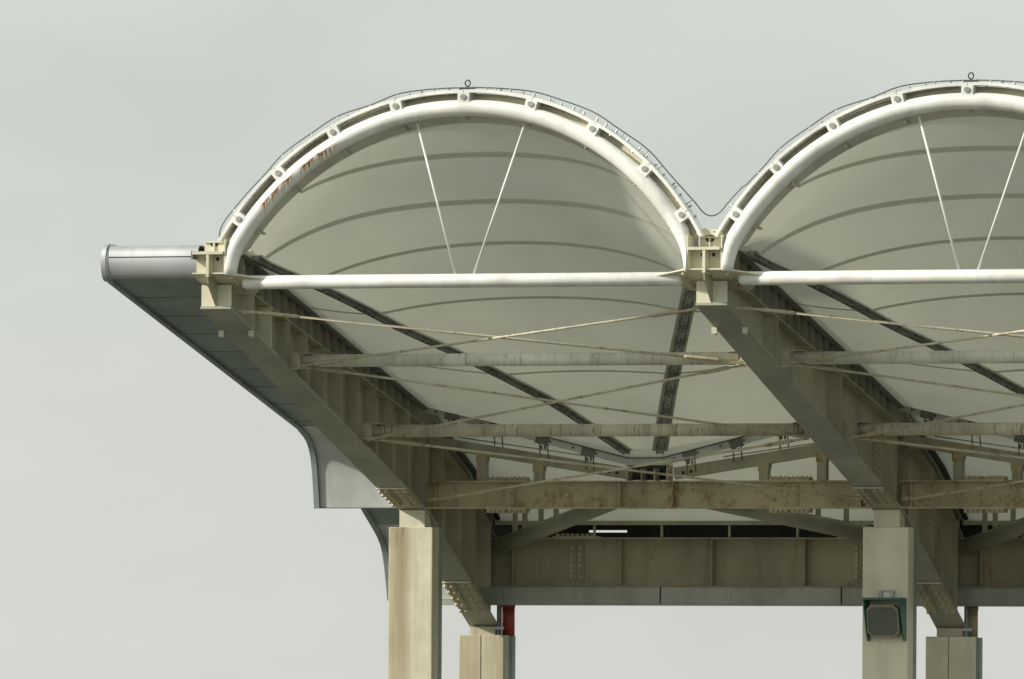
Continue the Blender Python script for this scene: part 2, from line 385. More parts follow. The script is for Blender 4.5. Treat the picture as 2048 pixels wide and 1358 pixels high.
    for s in (-1, 1):
        if (k == NG-1 and s > 0): continue
        mb = MB()
        for a, b in zip(ya, ya[1:]):
            x0, x1 = sorted((X+s*.155, X+s*.165))
            mb.add([(x0,a,zt(a)),(x1,a,zt(a)),(x1,b,zt(b)),(x0,b,zt(b)),(x0,a,ze(a)-.03),(x1,a,ze(a)-.03),(x1,b,ze(b)-.03),(x0,b,ze(b)-.03)],
                   [(0,3,2,1),(4,5,6,7),(0,1,5,4),(1,2,6,5),(2,3,7,6),(3,0,4,7)])
        mb.build('upstand', 'upstand', t)
        for i in range(n):
            a = ya[i]+.05; b = a+.012
            x0, x1 = sorted((X+s*.166, X+s*.255))
            MB().add([(x0,a,zt(a)+.002),(x1,a,zt(a)+.002),(x1,b,zt(b)+.002),(x0,b,zt(b)+.002),(x0,a,ze(a)-.045),(x1,a,ze(a)-.045),(x1,b,ze(b)-.045),(x0,b,ze(b)-.045)],
                   [(0,3,2,1),(4,5,6,7),(0,1,5,4),(1,2,6,5),(2,3,7,6),(3,0,4,7)]).build('edge_bracket', 'upstand', t)
    cap = [(.50, ze(.5)+.03), (8.66, ze(8.66)+.04), (9.0, 10.28), (9.45, 9.96), (10.87, 9.27), (12.2, 8.36)]
    mb = MB()
    strip(mb, X-.30, X+.30, [c[0] for c in cap], lambda y: lerp(cap, y), .02).build('ridge_cap', 'girder', t)
    for s in (-1, 1):
        x0, x1 = sorted((X+s*.155, X+s*.165)); mb = MB(); yr = [8.6, 9.0, 9.45, 10.0, 10.87, 11.5, 12.2]
        for a, b in zip(yr, yr[1:]):
            mb.add([(x0,a,zt(a)),(x1,a,zt(a)),(x1,b,zt(b)),(x0,b,zt(b)),(x0,a,lerp(cap,a)-.002),(x1,a,lerp(cap,a)-.002),(x1,b,lerp(cap,b)-.002),(x0,b,lerp(cap,b)-.002)],
                   [(0,3,2,1),(4,5,6,7),(0,1,5,4),(1,2,6,5),(2,3,7,6),(3,0,4,7)])
        mb.build('upstand', 'upstand', t)
    return t
for k in range(NG): girder(k)

# ------------------------------------------------------------------ columns
def column(k, row):
    X = BAY*k
    lab = {(0,0): 'tall cream column streaked brown below its top, beside the silver cladding',
           (1,0): 'tall grey cream column with the green hooded lamp on it',
           (0,1): 'short rear column with a centre joint and a red pipe beside its head',
           (1,1): 'rear column behind the lamp column, with a centre joint on its face',
           (2,0): 'front column under the girder that closes the second arch bay',
           (2,1): 'rear column under the girder that closes the second arch bay'}[(k, row)]
    y0, zt_, mat = (8.763, 8.165, 'casing' if k == 0 else 'casing_clean') if row == 0 else (12.16, 6.465, 'casing' if k == 0 else 'casing_clean')
    d = .46
    t = thing('column', (X, y0+d/2, 0), lab, 'column', 'columns carrying the roof girders')
    if row == 0:
        B((X-.378, y0, .0), (X+.378, y0+.30, zt_)).build('casing', mat, t, bevel=.016)
        B((X-.372, y0+.303, .0), (X+.384, y0+d, zt_-.01)).build('side_cover', 'casing_side', t, bevel=.014)
        B((X-.215, y0+.06, zt_+.002), (X+.215, y0+.34, 8.44)).build('stub', 'cream', t)
        B((X-.13, y0+.345, zt_+.002), (X+.19, y0+.40, 8.40)).build('stub_plate', 'girder', t)
    else:
        B((X-.387, y0, .0), (X-.006, y0+.26, zt_)).build('panel', mat, t, bevel=.012)
        B((X+.004, y0, .0), (X+.392, y0+.26, zt_)).build('panel', mat, t, bevel=.012)
        B((X-.36, y0+.03, .0), (X+.36, y0+.25, zt_-.02)).build('core', 'dark', t)
        B((X-.38, y0+.263, .0), (X+.40, y0+.30, zt_-.004)).build('joint_cover', 'casing_side', t)
        mb = MB()
        pts = [(-.38, .303), (.40, .303), (.425, .33), (.43, .40), (.43, .47), (.40, .52), (-.38, .52)]
        mb.prism([(X+a, y0+b, 0) for a, b in pts], (0, 0, zt_-.012)).build('side_cover', 'casing_side', t)
        B((X-.215, y0+.05, zt_+.002), (X+.215, y0+.32, 6.60)).build('stub', 'cream_dirty', t)
        B((X+.225, y0+.12, zt_+.002), (X+.255, y0+.28, 6.96)).build('guide_rail', 'galv', t)
        B((X+.20, y0+.02, 6.555), (X+.36, y0+.10, 6.60)).build('clip', 'galv', t)
    B((X-.6, y0-.2, 0), (X+.6, y0+d+.2, .12)).build('plinth', 'casing_side', t)
for k in range(NG):
    for row in (0, 1): column(k, row)
t = thing('downpipe', (.335, 12.54, 6.45), 'short red pipe beside the head of the rear column', 'pipe')
MB().tube([(.335, 12.54, 6.45), (.335, 12.54, 7.0)], .105, 20).build('pipe', 'red', t)
MB().tube([(.335, 12.54, 6.92), (.335, 12.54, 6.975)], .112, 20).build('collar', 'red', t)

t = thing('downpipe', (8.30, 12.54, 6.45), 'short dull brown pipe beside the head of the rear column behind the lamp', 'pipe')
MB().tube([(8.30, 12.54, 6.45), (8.30, 12.54, 6.99)], .075, 16).build('pipe', 'beam_rust', t)
MB().tube([(8.30, 12.54, 6.90), (8.30, 12.54, 6.95)], .083, 16).build('collar', 'beam_rust', t)

# ------------------------------------------------------------------ front arches
ACZ = 10.12
def AP(X, x, z, dy=0.0): return Vector((X+4.04+x, -.25+.1*(z-11.85)+dy, z))
def apol(X, r, a, dy=0.0): return AP(X, r*math.sin(a), ACZ+r*math.cos(a)+.02+.02*math.sin(3*abs(a)), dy)
LUGS = [R(v) for v in (-54.5, -42.4, -28.5, -14.4, 0, 14.4, 28.5, 42.4, 54.5)]
AL = ['white tubular roof arch stained with rust runs, next to the silver cladding',
      'clean white tubular roof arch in the bay beyond the lamp column']
def arcbox(X, r0, r1, a0, a1, d0, d1, n, smooth=False):
    mb = MB(); vs = []
    for i in range(n+1):
        a = a0+(a1-a0)*i/n
        vs += [apol(X, r0, a, d0), apol(X, r1, a, d0), apol(X, r1, a, d1), apol(X, r0, a, d1)]
    fs = [(0,1,2,3), tuple(4*n+i for i in (3,2,1,0))]
    for i in range(n):
        for j in range(4): fs.append((4*i+j, 4*i+4+j, 4*i+4+(j+1) % 4, 4*i+(j+1) % 4))
    return mb.add(vs, fs, smooth)
def arch(k):
    X = BAY*k
    t = thing('roof_arch', (X+4, 0, 11.85), AL[k], 'arch', 'white tubular roof arches')
    n = 72; a0 = R(66.3)
    path = []
    for i in range(n+1):
        p = apol(X, 4.22, -a0+2*a0*i/n)
        if p.z < 12.30:                                      # the legs straighten towards the springing
            tt = min(1, (12.30-p.z)/.50); xs = 3.625+.115*(1-(1-tt)**2)
            p.x = X+4.04+math.copysign(min(abs(p.x-X-4.04), xs), p.x-X-4.04)
        path.append(p)
    mb = MB().tube(path, .126, 20)
    for v in mb.v:                                           # pipe ends are cut off flush on the end plates
        lim = 4-.27-.013
        v.x = max(X+4-lim, min(X+4+lim, v.x)); v.z = max(v.z, 11.80)
    mb.build('pipe', 'white_rust' if k == 0 else 'white', t)
    for i, a in enumerate(LUGS):
        w_ = .093/4.38
        l = arcbox(X, 4.30, 4.452, a-w_, a+w_, -.105, .115, 1).build('lug', 'white', t)
        c = apol(X, 4.385, a, -.105)
        MB().tube([c, c+Vector((0, -.022, 0))], .044, 12, True, False).build('bolt', 'galv', l)
        br = arcbox(X, 4.015 if a < 0 else 4.055, 4.095, a-.003, a+.003, .05, .30, 1).build('inner_bracket', 'girder', t)
    ends = [R(-60.3)] + LUGS + [R(60.3)]
    for i in range(len(ends)-1):
        arcbox(X, 4.446+.006*(i % 2), 4.496+.004*(i % 2), ends[i]+.0012, ends[i+1]-.0012, -.10, .15, 7).build('rim_plate', 'white', t)
    arcbox(X, 4.26, 4.444, R(-59.5), R(59.5), .12, .14, 60, True).build('rim_web', 'cream', t)
    mb = MB()
    for i in range(46):
        a = R(-59+118*i/45+random.uniform(-.4, .4))
        c0 = apol(X, 4.499, a, .02+.05*(i % 2)); c1 = apol(X, 4.499+random.uniform(.03, .055), a, .02+.05*(i % 2))
        mb.tube([c0, c1], .016, 6, True, False)
    for i in range(20):                                      # clip ends hanging inside the rim
        a = R(-56+112*i/19+random.uniform(-1.5, 1.5))
        mb.tube([apol(X, 4.445, a, -.03), apol(X, 4.425, a, -.03)], .02, 6, True, False)
    mb.build('rim_bolts', 'galv', t, True)
    for s, xb, xt in ((-1, -.13, -.80), (1, .17, .95)):
        zt0 = 10.12+math.sqrt(4.12**2-xt*xt)
        MB().tube([AP(X, xb, 11.835, .23), AP(X, xt, zt0, .08)], .019, 8).build('hanger_rod', 'white', t)
        c = AP(X, xb, 11.835, .23)
    mb = MB()
    return t
for k in range(NG-1): arch(k)

# ------------------------------------------------------------------ chord pipes with sloped gussets
zg = lambda y: 11.845-.33*(y+.30)
def chord(k):
    X = BAY*k
    lab = ['bright white horizontal tie pipe under the rust-stained arch', 'bright white horizontal tie pipe under the clean arch'][k]
    t = thing('tie_pipe', (X+4, 0, 11.735), lab, 'tie pipe', 'horizontal tie pipes under the arches')
    MB().tube([(X+.46, 0, 11.735), (X+.50, 0, 11.735), (X+7.50, 0, 11.735), (X+7.54, 0, 11.735)], [.085, .106, .106, .085], 20).build('pipe', 'white', t)
    for s in (-1, 1):
        o = X if s < 0 else X+BAY                  # node this end belongs to
        q = -s                                     # direction from the node into the bay
        pl = [(.026, -.33), (.30, -.33), (.93, -.06), (.93, .02), (.62, .30), (.45, .52), (.026, .52)]
        g = MB().prism([(o+q*a, b, zg(b)) for a, b in (pl if q > 0 else pl[::-1])], (0, 0, .022)).build('gusset', 'cream', t)
        mb = MB()
        for i in range(5):
            y = -.26+.13*i
            mb.bolt((o+q*.36, y+.02, zg(y)), (0, -.3, -1), .028, .055); mb.bolt((o+q*.36, y+.02, zg(y)+.022), (0, 0, 1), .03, .03)
        mb.build('gusset_bolts', 'bolt', t, True)
    return t
for k in range(NG-1): chord(k)
t = thing('gusset_wing', (-.2, 0, 11.7), 'small cream gusset plate on the outer side of the end girder tip', 'plate')
MB().prism([(-.026, -.33, zg(-.33)), (-.026, .40, zg(.40)), (-.24, .40, zg(.40)), (-.275, -.20, zg(-.2)), (-.265, -.33, zg(-.33))], (0, 0, .022)).build('plate', 'cream', t)

# ------------------------------------------------------------------ strut pipes between the girders
def strut(k, j):
    X = BAY*k; y, z = ((2.72, 10.63), (5.95, 9.63))[j]
    lab = [['pale strut pipe second in line behind the rust-stained arch', 'pale strut pipe second in line behind the clean arch'],
           ['dark-streaked strut pipe in front of the dipping frame, by the end girder', 'strut pipe in front of the dipping frame, beyond the lamp column']][j][k]
    t = thing('strut_pipe', (X+4, y, z), lab, 'strut pipe', 'strut pipes between the roof girders')
    MB().tube([(X+.44, y, z), (X+7.56, y, z)], .10, 18).build('pipe', 'strut' if j == 0 else 'strut_dirty', t)
    for s in (-1, 1):
        e = X if s < 0 else X+BAY; q = -s
        x0, x1 = sorted((e+q*.014, e+q*.60))
        pl = MB().prism([(e+q*.235, y-.112, z-.14), (e+q*.235, y-.112, z+.125), (e+q*.36, y-.112, z+.125), (e+q*.40, y-.112, z+.06), (e+q*.41, y-.112, z-.06), (e+q*.36, y-.112, z-.14)][::q], (0, .016, 0)).build('end_plate', 'cream_dirty', t)
        B((x0, y-.10, z+.103), (x1, y+.10, z+.117)).build('fork_plate', 'cream_dirty', t)
        B((x0, y-.12, z-.125), (x1, y+.10, z-.108)).build('fork_plate', 'cream_dirty', t)
        mb = MB()
        for dx, dz in ((.285, .065), (.285, -.02), (.285, -.09)): mb.bolt((e+q*dx, y-.112, z+dz), (0, -1, 0), .022, .02)
        mb.build('end_bolts', 'bolt', t, True)
for k in range(NG-1):
    for j in (0, 1): strut(k, j)

# ------------------------------------------------------------------ crossing brace rods
NODE = [(.28, zb(.28)+.06), (2.60, zb(2.6)+.06), (5.80, zb(5.8)+.06), (8.62, zb(8.6)+.07)]
def rod(k, i, d):
    X = BAY*k; (y0, z0), (y1, z1) = NODE[i], NODE[i+1]
    bay = 'rust-stained arch' if k == 0 else 'clean arch'
    pos = ['foremost', 'middle', 'rearmost'][i]
    way = 'running back away from the cladding side' if d > 0 else 'running back towards the cladding side'
    a = Vector((X+.30 if d > 0 else X+7.70, y0, z0)); b = Vector((X+7.66 if d > 0 else X+.34, y1, z1))
    t = thing('brace_rod', (a.x, a.y, a.z), '%s thin brace rod of the %s bay, %s' % (pos, bay, way), 'brace rod', 'crossing brace rods under the membrane')
    u = (b-a).normalized()
    off = Vector((0, 0, .012*d))
    MB().tube([a+u*.10+off, b-u*.10+off], .0195, 8).build('rod', 'rod', t)
    for p, q in ((a, u), (b, -u)):
        MB().beam(p-q*.02, p+q*.20, .05, .022).build('clevis', 'bolt', t)
        MB().tube([p+q*.34+off, p+q*.40+off, p+q*.86+off, p+q*.92+off], [.021, .031, .031, .021], 8).build('turnbuckle', 'bolt', t)
        MB().bolt(p+q*.06+Vector((0, 0, -.035)), (0, 0, 1), .026, .07).build('pin', 'bolt', t)
for k in range(NG-1):
    for i in range(3):
        for d in (1, -1): rod(k, i, d)

# ------------------------------------------------------------------ membrane canopies
def railz(y): return spline(RAILZ, y)
def railx(y): return max(.47, RAILX(y))
def mem_point(X, y, u, drop=0.0):
    """centre panel: u in -1..1 across, between the two rails"""
    xr = railx(y); hw = 4-xr; z0 = railz(y); h = max(.012, spline(CROWN, y)-z0)
    RR = (hw*hw+h*h)/(2*h); am = math.asin(min(1, hw/RR)); 
    if h > hw: am = math.pi-am
    a = am*u; x = RR*math.sin(a); z = z0 + (RR*math.cos(a)-RR*math.cos(am))
    f = max(0, 1-(y-.3)/2.5)
    return Vector((X+4+x, y + f*.1*(z-12.2), z-drop))
def side_point(X, y, v, s, drop=0.0):
    """side panel: v 0 at the girder, 1 at the rail"""
    xe = .252; xr = railx(y)
    x = xe+(xr-xe)*v; z = ze(y)+(railz(y)-ze(y))*v - .10*v*(1-v)*min(1, (xr-xe))
    return Vector((X+(x if s < 0 else BAY-x), y, z-drop))
CL = ['pale membrane canopy stretched from the rust-stained arch to the dipping frame', 'pale membrane canopy stretched from the clean arch to the frame behind it']
YS = [.16+.054*i for i in range(10)] + [.70+(8.62-.70)*i/60 for i in range(61)]
SEAMS = [(.86, 1.2, .085), (1.55, .80, .08), (2.36, .55, .07), (3.50, .30, .06), (5.9, 0, .06)]
def canopy(k):
    X = BAY*k
    t = thing('membrane_canopy', (X+4, 4.3, 11.2), CL[k], 'canopy', 'front membrane canopies')
    U = [-1+2*i/44 for i in range(45)]
    MB().sheet([[mem_point(X, y, u) for u in U] for y in YS], .006).build('centre_panel', 'fabric', t)
    for s in (-1, 1):
        rows = []
        ny = 56
        for i in range(ny+1):
            y = .28+(8.62-.28)*i/ny
            rows.append([side_point(X, y, j/12, s) for j in range(13)][::(1 if s < 0 else -1)])
        # last stretch follows the dipping back edge
        MB().sheet(rows, .006).build('side_panel', 'fabric', t)
        y = 8.62
        xs = [.252+(3.70-.252)*j/12 for j in range(13)]
        r0 = [side_point(X, y, j/12, s) for j in range(13)]
        r1 = [Vector((X+(x if s < 0 else BAY-x), 8.70, zv(x)+.035)) for x in xs]
        rr = [r0, r1]
        rr = [q[::(1 if s < 0 else -1)] for q in rr]
        MB().sheet(rr, .006).build('side_panel', 'fabric', t)
    MB().sheet([[mem_point(X, 8.62, -1+2*j/6) for j in range(7)], [Vector((X+3.70+.6*j/6, 8.70, 9.275)) for j in range(7)]], .006).build('centre_panel', 'fabric', t)
    for yc, cv, w_ in SEAMS:
        um = min(.985, math.sqrt((yc-.24)/cv)) if cv > 0 else .985
        U2 = [-um+2*um*i/44 for i in range(45)]
        MB().sheet([[mem_point(X, yc-cv*u*u-w_/2, u, .007) for u in U2], [mem_point(X, yc-cv*u*u+w_/2, u, .007) for u in U2]], .004).build('seam_strip', 'fabric2', t)
    for y in (3.2, 5.9):
        for s in (-1, 1):
            V = [.03+.94*i/12 for i in range(13)]
            rr = [[side_point(X, y-.03, v, s, .007) for v in V], [side_point(X, y+.03, v, s, .007) for v in V]]
            MB().sheet([q[::(1 if s < 0 else -1)] for q in rr], .004).build('seam_strip', 'fabric2', t)
    # edge flashing from the arch back to the fabric
    rows = []
    N = 60; a0 = R(61.2)
    A = [-a0+2*a0*i/N for i in range(N+1)]
    for f in (0, .5, 1):
        row = []
        for a in A:
            p0 = apol(X, 4.105, a, .05)
            u = a/a0
            p1 = mem_point(X, .19, max(-1, min(1, u)), .012)
            row.append(p0.lerp(p1, f))
        rows.append(row)
    MB().sheet(rows, .008).build('edge_flashing', 'flashing', t)
    # clamped rails
    for s in (-1, 1):
        def rp(y, dz=0): return Vector((X+(railx(y) if s < 0 else BAY-railx(y)), y, railz(y)+dz))
        yy = [.50+(8.60-.50)*i/48 for i in range(49)]
        sd_ = (rp(8)-rp(1)); sd_.z = 0; sd_.normalize(); sx = Vector((sd_.y, -sd_.x, 0))
        def band(o0, o1, z0, z1, ys):
            mb = MB(); vs = []
            for y in ys:
                c = rp(y); vs += [c+sx*o0+Vector((0,0,z0)), c+sx*o1+Vector((0,0,z0)), c+sx*o1+Vector((0,0,z1)), c+sx*o0+Vector((0,0,z1))]
            n = len(ys)-1
            fs = [(0,1,2,3), tuple(4*n+i for i in (3,2,1,0))]
            for i in range(n):
                for j in range(4): fs.append((4*i+j, 4*i+4+j, 4*i+4+(j+1) % 4, 4*i+(j+1) % 4))
            return mb.add(vs, fs)
        rl = band(-.050, .050, -.080, -.018, yy).build('clamp_rail', 'clampmid', t)
        band(-.125, -.061, -.036, -.012, yy).build('rail_flap', 'clamp', t)
        band(.061, .125, -.036, -.012, yy).build('rail_flap', 'clamp', t)
        band(.0505, .0605, -.095, -.020, yy).build('gasket', 'clampdark', t)
        band(-.0605, -.0505, -.095, -.020, yy).build('gasket', 'clampdark', t)
        mb = MB(); mb2 = MB()
        for i in range(22):
            y = .70+.355*i
            q = [y, y+.13]
            if i % 2 == 0:
                b_ = band(-.048, .048, -.10, -.081, q); mb.add(b_.v, b_.f)
                b_ = band(-.078, -.061, -.09, -.037, q); mb.add(b_.v, b_.f)
                b_ = band(.061, .078, -.09, -.037, q); mb.add(b_.v, b_.f)
            for o in (-.061, .061):
                c = rp(y+.24)+sx*o+Vector((0, 0, -.055)); mb2.bolt(c, sx*(1 if o > 0 else -1), .018, .016)
            mb2.bolt(rp(y+.24, -.086), (0, 0, -1), .018, .016)
        mb.build('clamp_blocks', 'clampdark', t, True); mb2.build('clamp_bolts', 'cable', t, True)
    # edge clamp along each girder
    for s in (-1, 1):
        mb = MB(); yy = [.5+(8.62-.5)*i/30 for i in range(31)]; vs = []
        for y in yy:
            x0, x1 = .256, .33
            f_ = (lambda x: X+x) if s < 0 else (lambda x: X+BAY-x)
            z = ze(y)
            vs += [(f_(x0), y, z-.075), (f_(x1), y, z-.055), (f_(x1), y, z-.03), (f_(x0), y, z-.014)]
        n = 30; fs = [(0,1,2,3), tuple(4*n+i for i in (3,2,1,0))]
        for i in range(n):
            for j in range(4): fs.append((4*i+j, 4*i+4+j, 4*i+4+(j+1) % 4, 4*i+(j+1) % 4))
        mb.add(vs, fs).build('edge_clamp', 'clampdark', t)
    # dipping back edge clamp
    for xa, xb in ((.26, 3.70), (3.70, 4.30), (4.30, 7.74)):
        a = Vector((X+xa, 8.72, zv(xa)-.03)); b = Vector((X+xb, 8.72, zv(xb)-.03)); u = (b-a).normalized()
        MB().beam(a, b, .07, .11).build('back_clamp', 'clamp', t)
        MB().beam(a+Vector((0, -.02, .062)), b+Vector((0, -.02, .062)), .10, .012).build('gasket', 'dark', t)
        Ln = (b-a).length
        if Ln > 1:
            m_ = MB()
            for i in range(4):
                d = .35+i*.80
                if d+.2 > Ln: break
                m_.beam(a+u*d+Vector((0, -.002, -.01)), a+u*(d+.22)+Vector((0, -.002, -.01)), .10, .135)
                for dd in (.05, .19):
                    p = a+u*(d+dd); m_.tube([p+Vector((0, 0, -.08)), p+Vector((.012, .02, -.30))], .011, 6)
                p = a+u*(d+.12); m_.bolt(p+Vector((-.03, -.01, -.09)), (0, 0, -1), .02, .06); m_.bolt(p+Vector((.03, -.01, -.09)), (0, 0, -1), .02, .06)
            m_.build('clamp_hangers', 'clampdark', t, True)
            m_ = MB()
            for i in range(8):
                m_.bolt(a+u*(.2+.4*i)+Vector((0, -.036, 0)), (0, -1, 0), .02, .015)
            m_.build('clamp_bolts', 'cable', t, True)
for k in range(NG-1): canopy(k)

# ------------------------------------------------------------------ cross beams
def ibeam(t, x0, x1, y, z0, z1, fwid, th, mat, matf=None):
    B((x0, y-.008, z0+th), (x1, y+.008, z1-th)).build('web', mat, t)
    B((x0, y-fwid/2, z1-th+.001), (x1, y+fwid/2, z1)).build('top_flange', matf or mat, t)
    B((x0, y-fwid/2, z0), (x1, y+fwid/2, z0+th-.001)).build('bottom_flange', matf or mat, t)
def cross_beam(k):
    X = BAY*k; y = 8.88
    lab = ['rust-patched cross beam between the streaked column and the lamp column', 'cross beam running on from the lamp column to the far end column'][k]
    t = thing('cross_beam', (X+4, y, 8.46), lab, 'beam', 'cross beams over the front columns')
    ibeam(t, X+.23, X+7.77, y, 8.46, 8.905, .26, .026, 'beam_rust')
    for xx in (.42, 3.55, 4.44, 7.58):
        for s in (-1, 1):
            ya, yb = sorted((y+s*.009, y+s*.125)); B((X+xx-.009, ya, 8.488), (X+xx+.009, yb, 8.878)).build('stiffener', 'beam_rust', t)
    for xx in (1.62, 6.39):
        B((X+xx-.135, y-.024, 8.51), (X+xx+.135, y-.010, 8.86)).build('splice_plate', 'beam_rust', t)
        B((X+xx-.34, y-.128, 8.906), (X+xx+.34, y+.128, 8.922)).build('splice_plate', 'beam_rust', t)
        B((X+xx-.34, y-.128, 8.442), (X+xx+.34, y+.128, 8.459)).build('splice_plate', 'cream_dirty', t)
        mb = MB()
        for dx in (-.085, .085):
            for i in range(3): mb.bolt((X+xx+dx, y-.024, 8.57+.115*i), (0, -1, 0), .034, .03)
        mb.build('web_bolts', 'bolt', t, True)
        mb = MB()
        for i in range(8):
            dx = -.30+.08*i+(.04 if i > 3 else 0)
            for dy in (-.085, .085):
                mb.bolt((X+xx+dx, y+dy, 8.922), (0, 0, 1), .035, .035); mb.bolt((X+xx+dx, y+dy, 8.957), (0, 0, 1), .014, .02)
                mb.bolt((X+xx+dx, y+dy, 8.442), (0, 0, -1), .035, .05)
        mb.build('flange_bolts', 'bolt', t, True)
for k in range(NG-1): cross_beam(k)

# ------------------------------------------------------------------ dipping frames on the cross beams
def vframe(k):
    X = BAY*k; y = 9.02
    lab = ['dipping cream frame with stub posts standing on the rusty cross beam', 'dipping cream frame with stub posts on the cross beam beyond the lamp column'][k]
    t = thing('dipping_frame', (X+4, y, 8.905), lab, 'frame', 'dipping frames behind the membrane')
    for s in (-1, 1):
        f = (lambda x: X+x) if s < 0 else (lambda x: X+BAY-x)
        a = Vector((f(.24), y, 9.545)); b = Vector((f(3.60), y, 8.985+.04))
        MB().beam(a, b, .16, .185).build('rafter', 'girder', t)
        for xx in (1.13, 2.10):
            zr = a.z+(b.z-a.z)*(xx-.24)/3.36
            MB().prism([(f(xx-.075), y-.075, 8.906), (f(xx+.075), y-.075, 8.906), (f(xx+.075), y-.075, zr-.22), (f(xx+.105), y-.075, zr-.10), (f(xx-.105), y-.075, zr-.06), (f(xx-.075), y-.075, zr-.20)][::-s], (0, .15, 0)).build('post', 'girder', t)
            pl = B((f(xx)-.09, y-.087, zr-.20), (f(xx)+.09, y-.082, zr-.05)).build('cleat', 'beam_rust', t)
        mb = MB()
        for i in range(2): mb.bolt((f(3.44-.13*i), y-.08, 9.035+.02*i), (0, -1, 0), .028, .02)
        mb.build('rafter_bolts', 'dark', t, True)
    for xx in (3.66, 3.90, 4.12, 4.33):
        B((X+xx-.012, 8.80, 8.907), (X+xx+.012, 9.06, 9.17)).build('sump_plate', 'cream_dirty', t)
    B((X+3.675, 9.03, 8.92), (X+4.315, 9.055, 9.16)).build('sump_back', 'dark', t)
    B((X+3.70, 8.78, 9.10), (X+4.30, 8.86, 9.17)).build('sump_lip', 'dark', t)
    mb = MB()
    for xx in (3.79, 4.02, 4.23): mb.tube([(X+xx, 8.95, 9.03), (X+xx, 9.02, 9.03)], .06, 12)
    mb.build('sump_outlets', 'dark', t, True)
for k in range(NG-1): vframe(k)

# ------------------------------------------------------------------ rear canopies, rear beams, gutters
def rear(k):
    X = BAY*k
    t = thing('rear_canopy', (X+4, 10.6, 8.9), ['rear membrane slope between the cross beam and the rear beam, by the cladding', 'rear membrane slope between the cross beam and rear beam, beyond the lamp column'][k], 'canopy', 'rear membrane slopes')
    rows = []
    ZEDGE = [(9.0, 10.22), (9.45, 9.90), (10.87, 9.22), (12.15, 8.335)]
    ZMID = [(9.0, 9.46), (9.45, 9.27), (10.87, 8.78), (12.15, 8.335)]
    for i in range(23):
        f = i/22; y = 9.0+(12.15-9.0)*f; row = []
        for j in range(33):
            u = j/32; x = .23+7.54*u; ed = abs(2*u-1)
            row.append((X+x, y, lerp(ZMID, y)+(lerp(ZEDGE, y)-lerp(ZMID, y))*(.75*ed+.25*ed**3)))
        rows.append(row)
    MB().sheet(rows, .006).build('rear_panel', 'fabric', t)
    xs = [.26+7.48*j/32 for j in range(33)]
    MB().sheet([[(X+x, 8.715, zv(x)+.045) for x in xs], [(X+x, 9.01, lerp(ZMID, 9.0)+(lerp(ZEDGE, 9.0)-lerp(ZMID, 9.0))*(.75*abs(x-4)/3.77+.25*(abs(x-4)/3.77)**3)+.01) for x in xs]], .005).build('closing_strip', 'fabric', t)
    B((X+.27, 12.03, 8.262), (X+7.73, 12.12, 8.325)).build('rear_clamp', 'girder', t)
    for s in (-1, 1):
        f = (lambda x: X+x) if s < 0 else (lambda x: X+BAY-x)
        MB().tube([(f(.30), 9.3, 9.80), (f(.30), 10.87, 9.13), (f(.30), 12.1, 8.38)], .05, 8).build('edge_clamp', 'dark', t)
        MB().tube([(f(.6), 9.4, 9.62), (f(2.9), 9.35, 9.30)], .012, 6).build('edge_cable', 'clamp', t)
    for i, xx in enumerate((.82, 1.98, 3.14, 4.30, 5.46, 6.62)):
        B((X+xx-.014, 12.05, 8.066), (X+xx+.014, 12.11, 8.26)).build('post', 'girder', t)
    t = thing('rear_beam', (X+4, 12.2, 7.25), ['deep rear plate beam between the two short rear columns', 'deep rear plate beam running on beyond the lamp column'][k], 'beam', 'deep rear beams')
    y = 12.24
    ibeam(t, X+.014, X+7.986, y, 7.25, 8.06, .30, .03, 'rear_beam')
    for xx in (.56, 2.42, 3.99, 5.57, 7.12):
        for s in (-1, 1):
            ya, yb = sorted((y+s*.009, y+s*.145)); B((X+xx-.010, ya, 7.282), (X+xx+.010, yb, 8.028)).build('stiffener', 'rear_beam', t)
    for xx in (1.62, 6.50):
        B((X+xx-.135, y-.024, 7.36), (X+xx-.004, y-.010, 7.95)).build('splice_plate', 'rear_beam', t)
        B((X+xx+.004, y-.024, 7.36), (X+xx+.135, y-.010, 7.95)).build('splice_plate', 'rear_beam', t)
        B((X+xx-.37, y-.152, 8.035), (X+xx+.37, y+.152, 8.082)).build('splice_plate', 'girder', t)
        B((X+xx-.34, y-.145, 7.282), (X+xx+.34, y+.145, 7.296)).build('splice_plate', 'girder', t)
        mb = MB()
        for dx in (-.075, .075):
            for i in range(6): mb.bolt((X+xx+dx, y-.024, 7.42+.094*i), (0, -1, 0), .038, .03)
        for i in range(8): mb.bolt((X+xx-.30+.085*i, y-.09, 8.082), (0, 0, 1), .03, .04); mb.bolt((X+xx-.28+.08*i, y-.09, 7.296), (0, 0, 1), .028, .03)
        mb.build('splice_bolts', 'bolt', t, True)
    t = thing('gutter', (X+4, 12.02, 6.97), ['grey sheet gutter under the deep beam between the short rear columns', 'grey sheet gutter under the deep beam beyond the lamp column'][k], 'gutter', 'grey rear gutters')
    for x0, x1 in ((.03, 3.145), (3.17, 6.235), (6.26, 7.97)):
        MB().prism([(X+x0, 11.96, 6.985), (X+x0, 11.96, 7.240), (X+x0, 11.985, 7.262), (X+x0, 12.07, 7.262), (X+x0, 12.07, 7.2), (X+x0, 11.99, 7.2), (X+x0, 11.99, 6.99)], (x1-x0, 0, 0)).build('front_sheet', 'gutter', t)
    B((X+.03, 11.965, 6.955), (X+7.97, 12.55, 6.983)).build('base_sheet', 'gutter', t)
    B((X+.24, 12.0, 6.986), (X+7.76, 12.02, 7.20)).build('lining', 'dark', t)
for k in range(NG-1): rear(k)

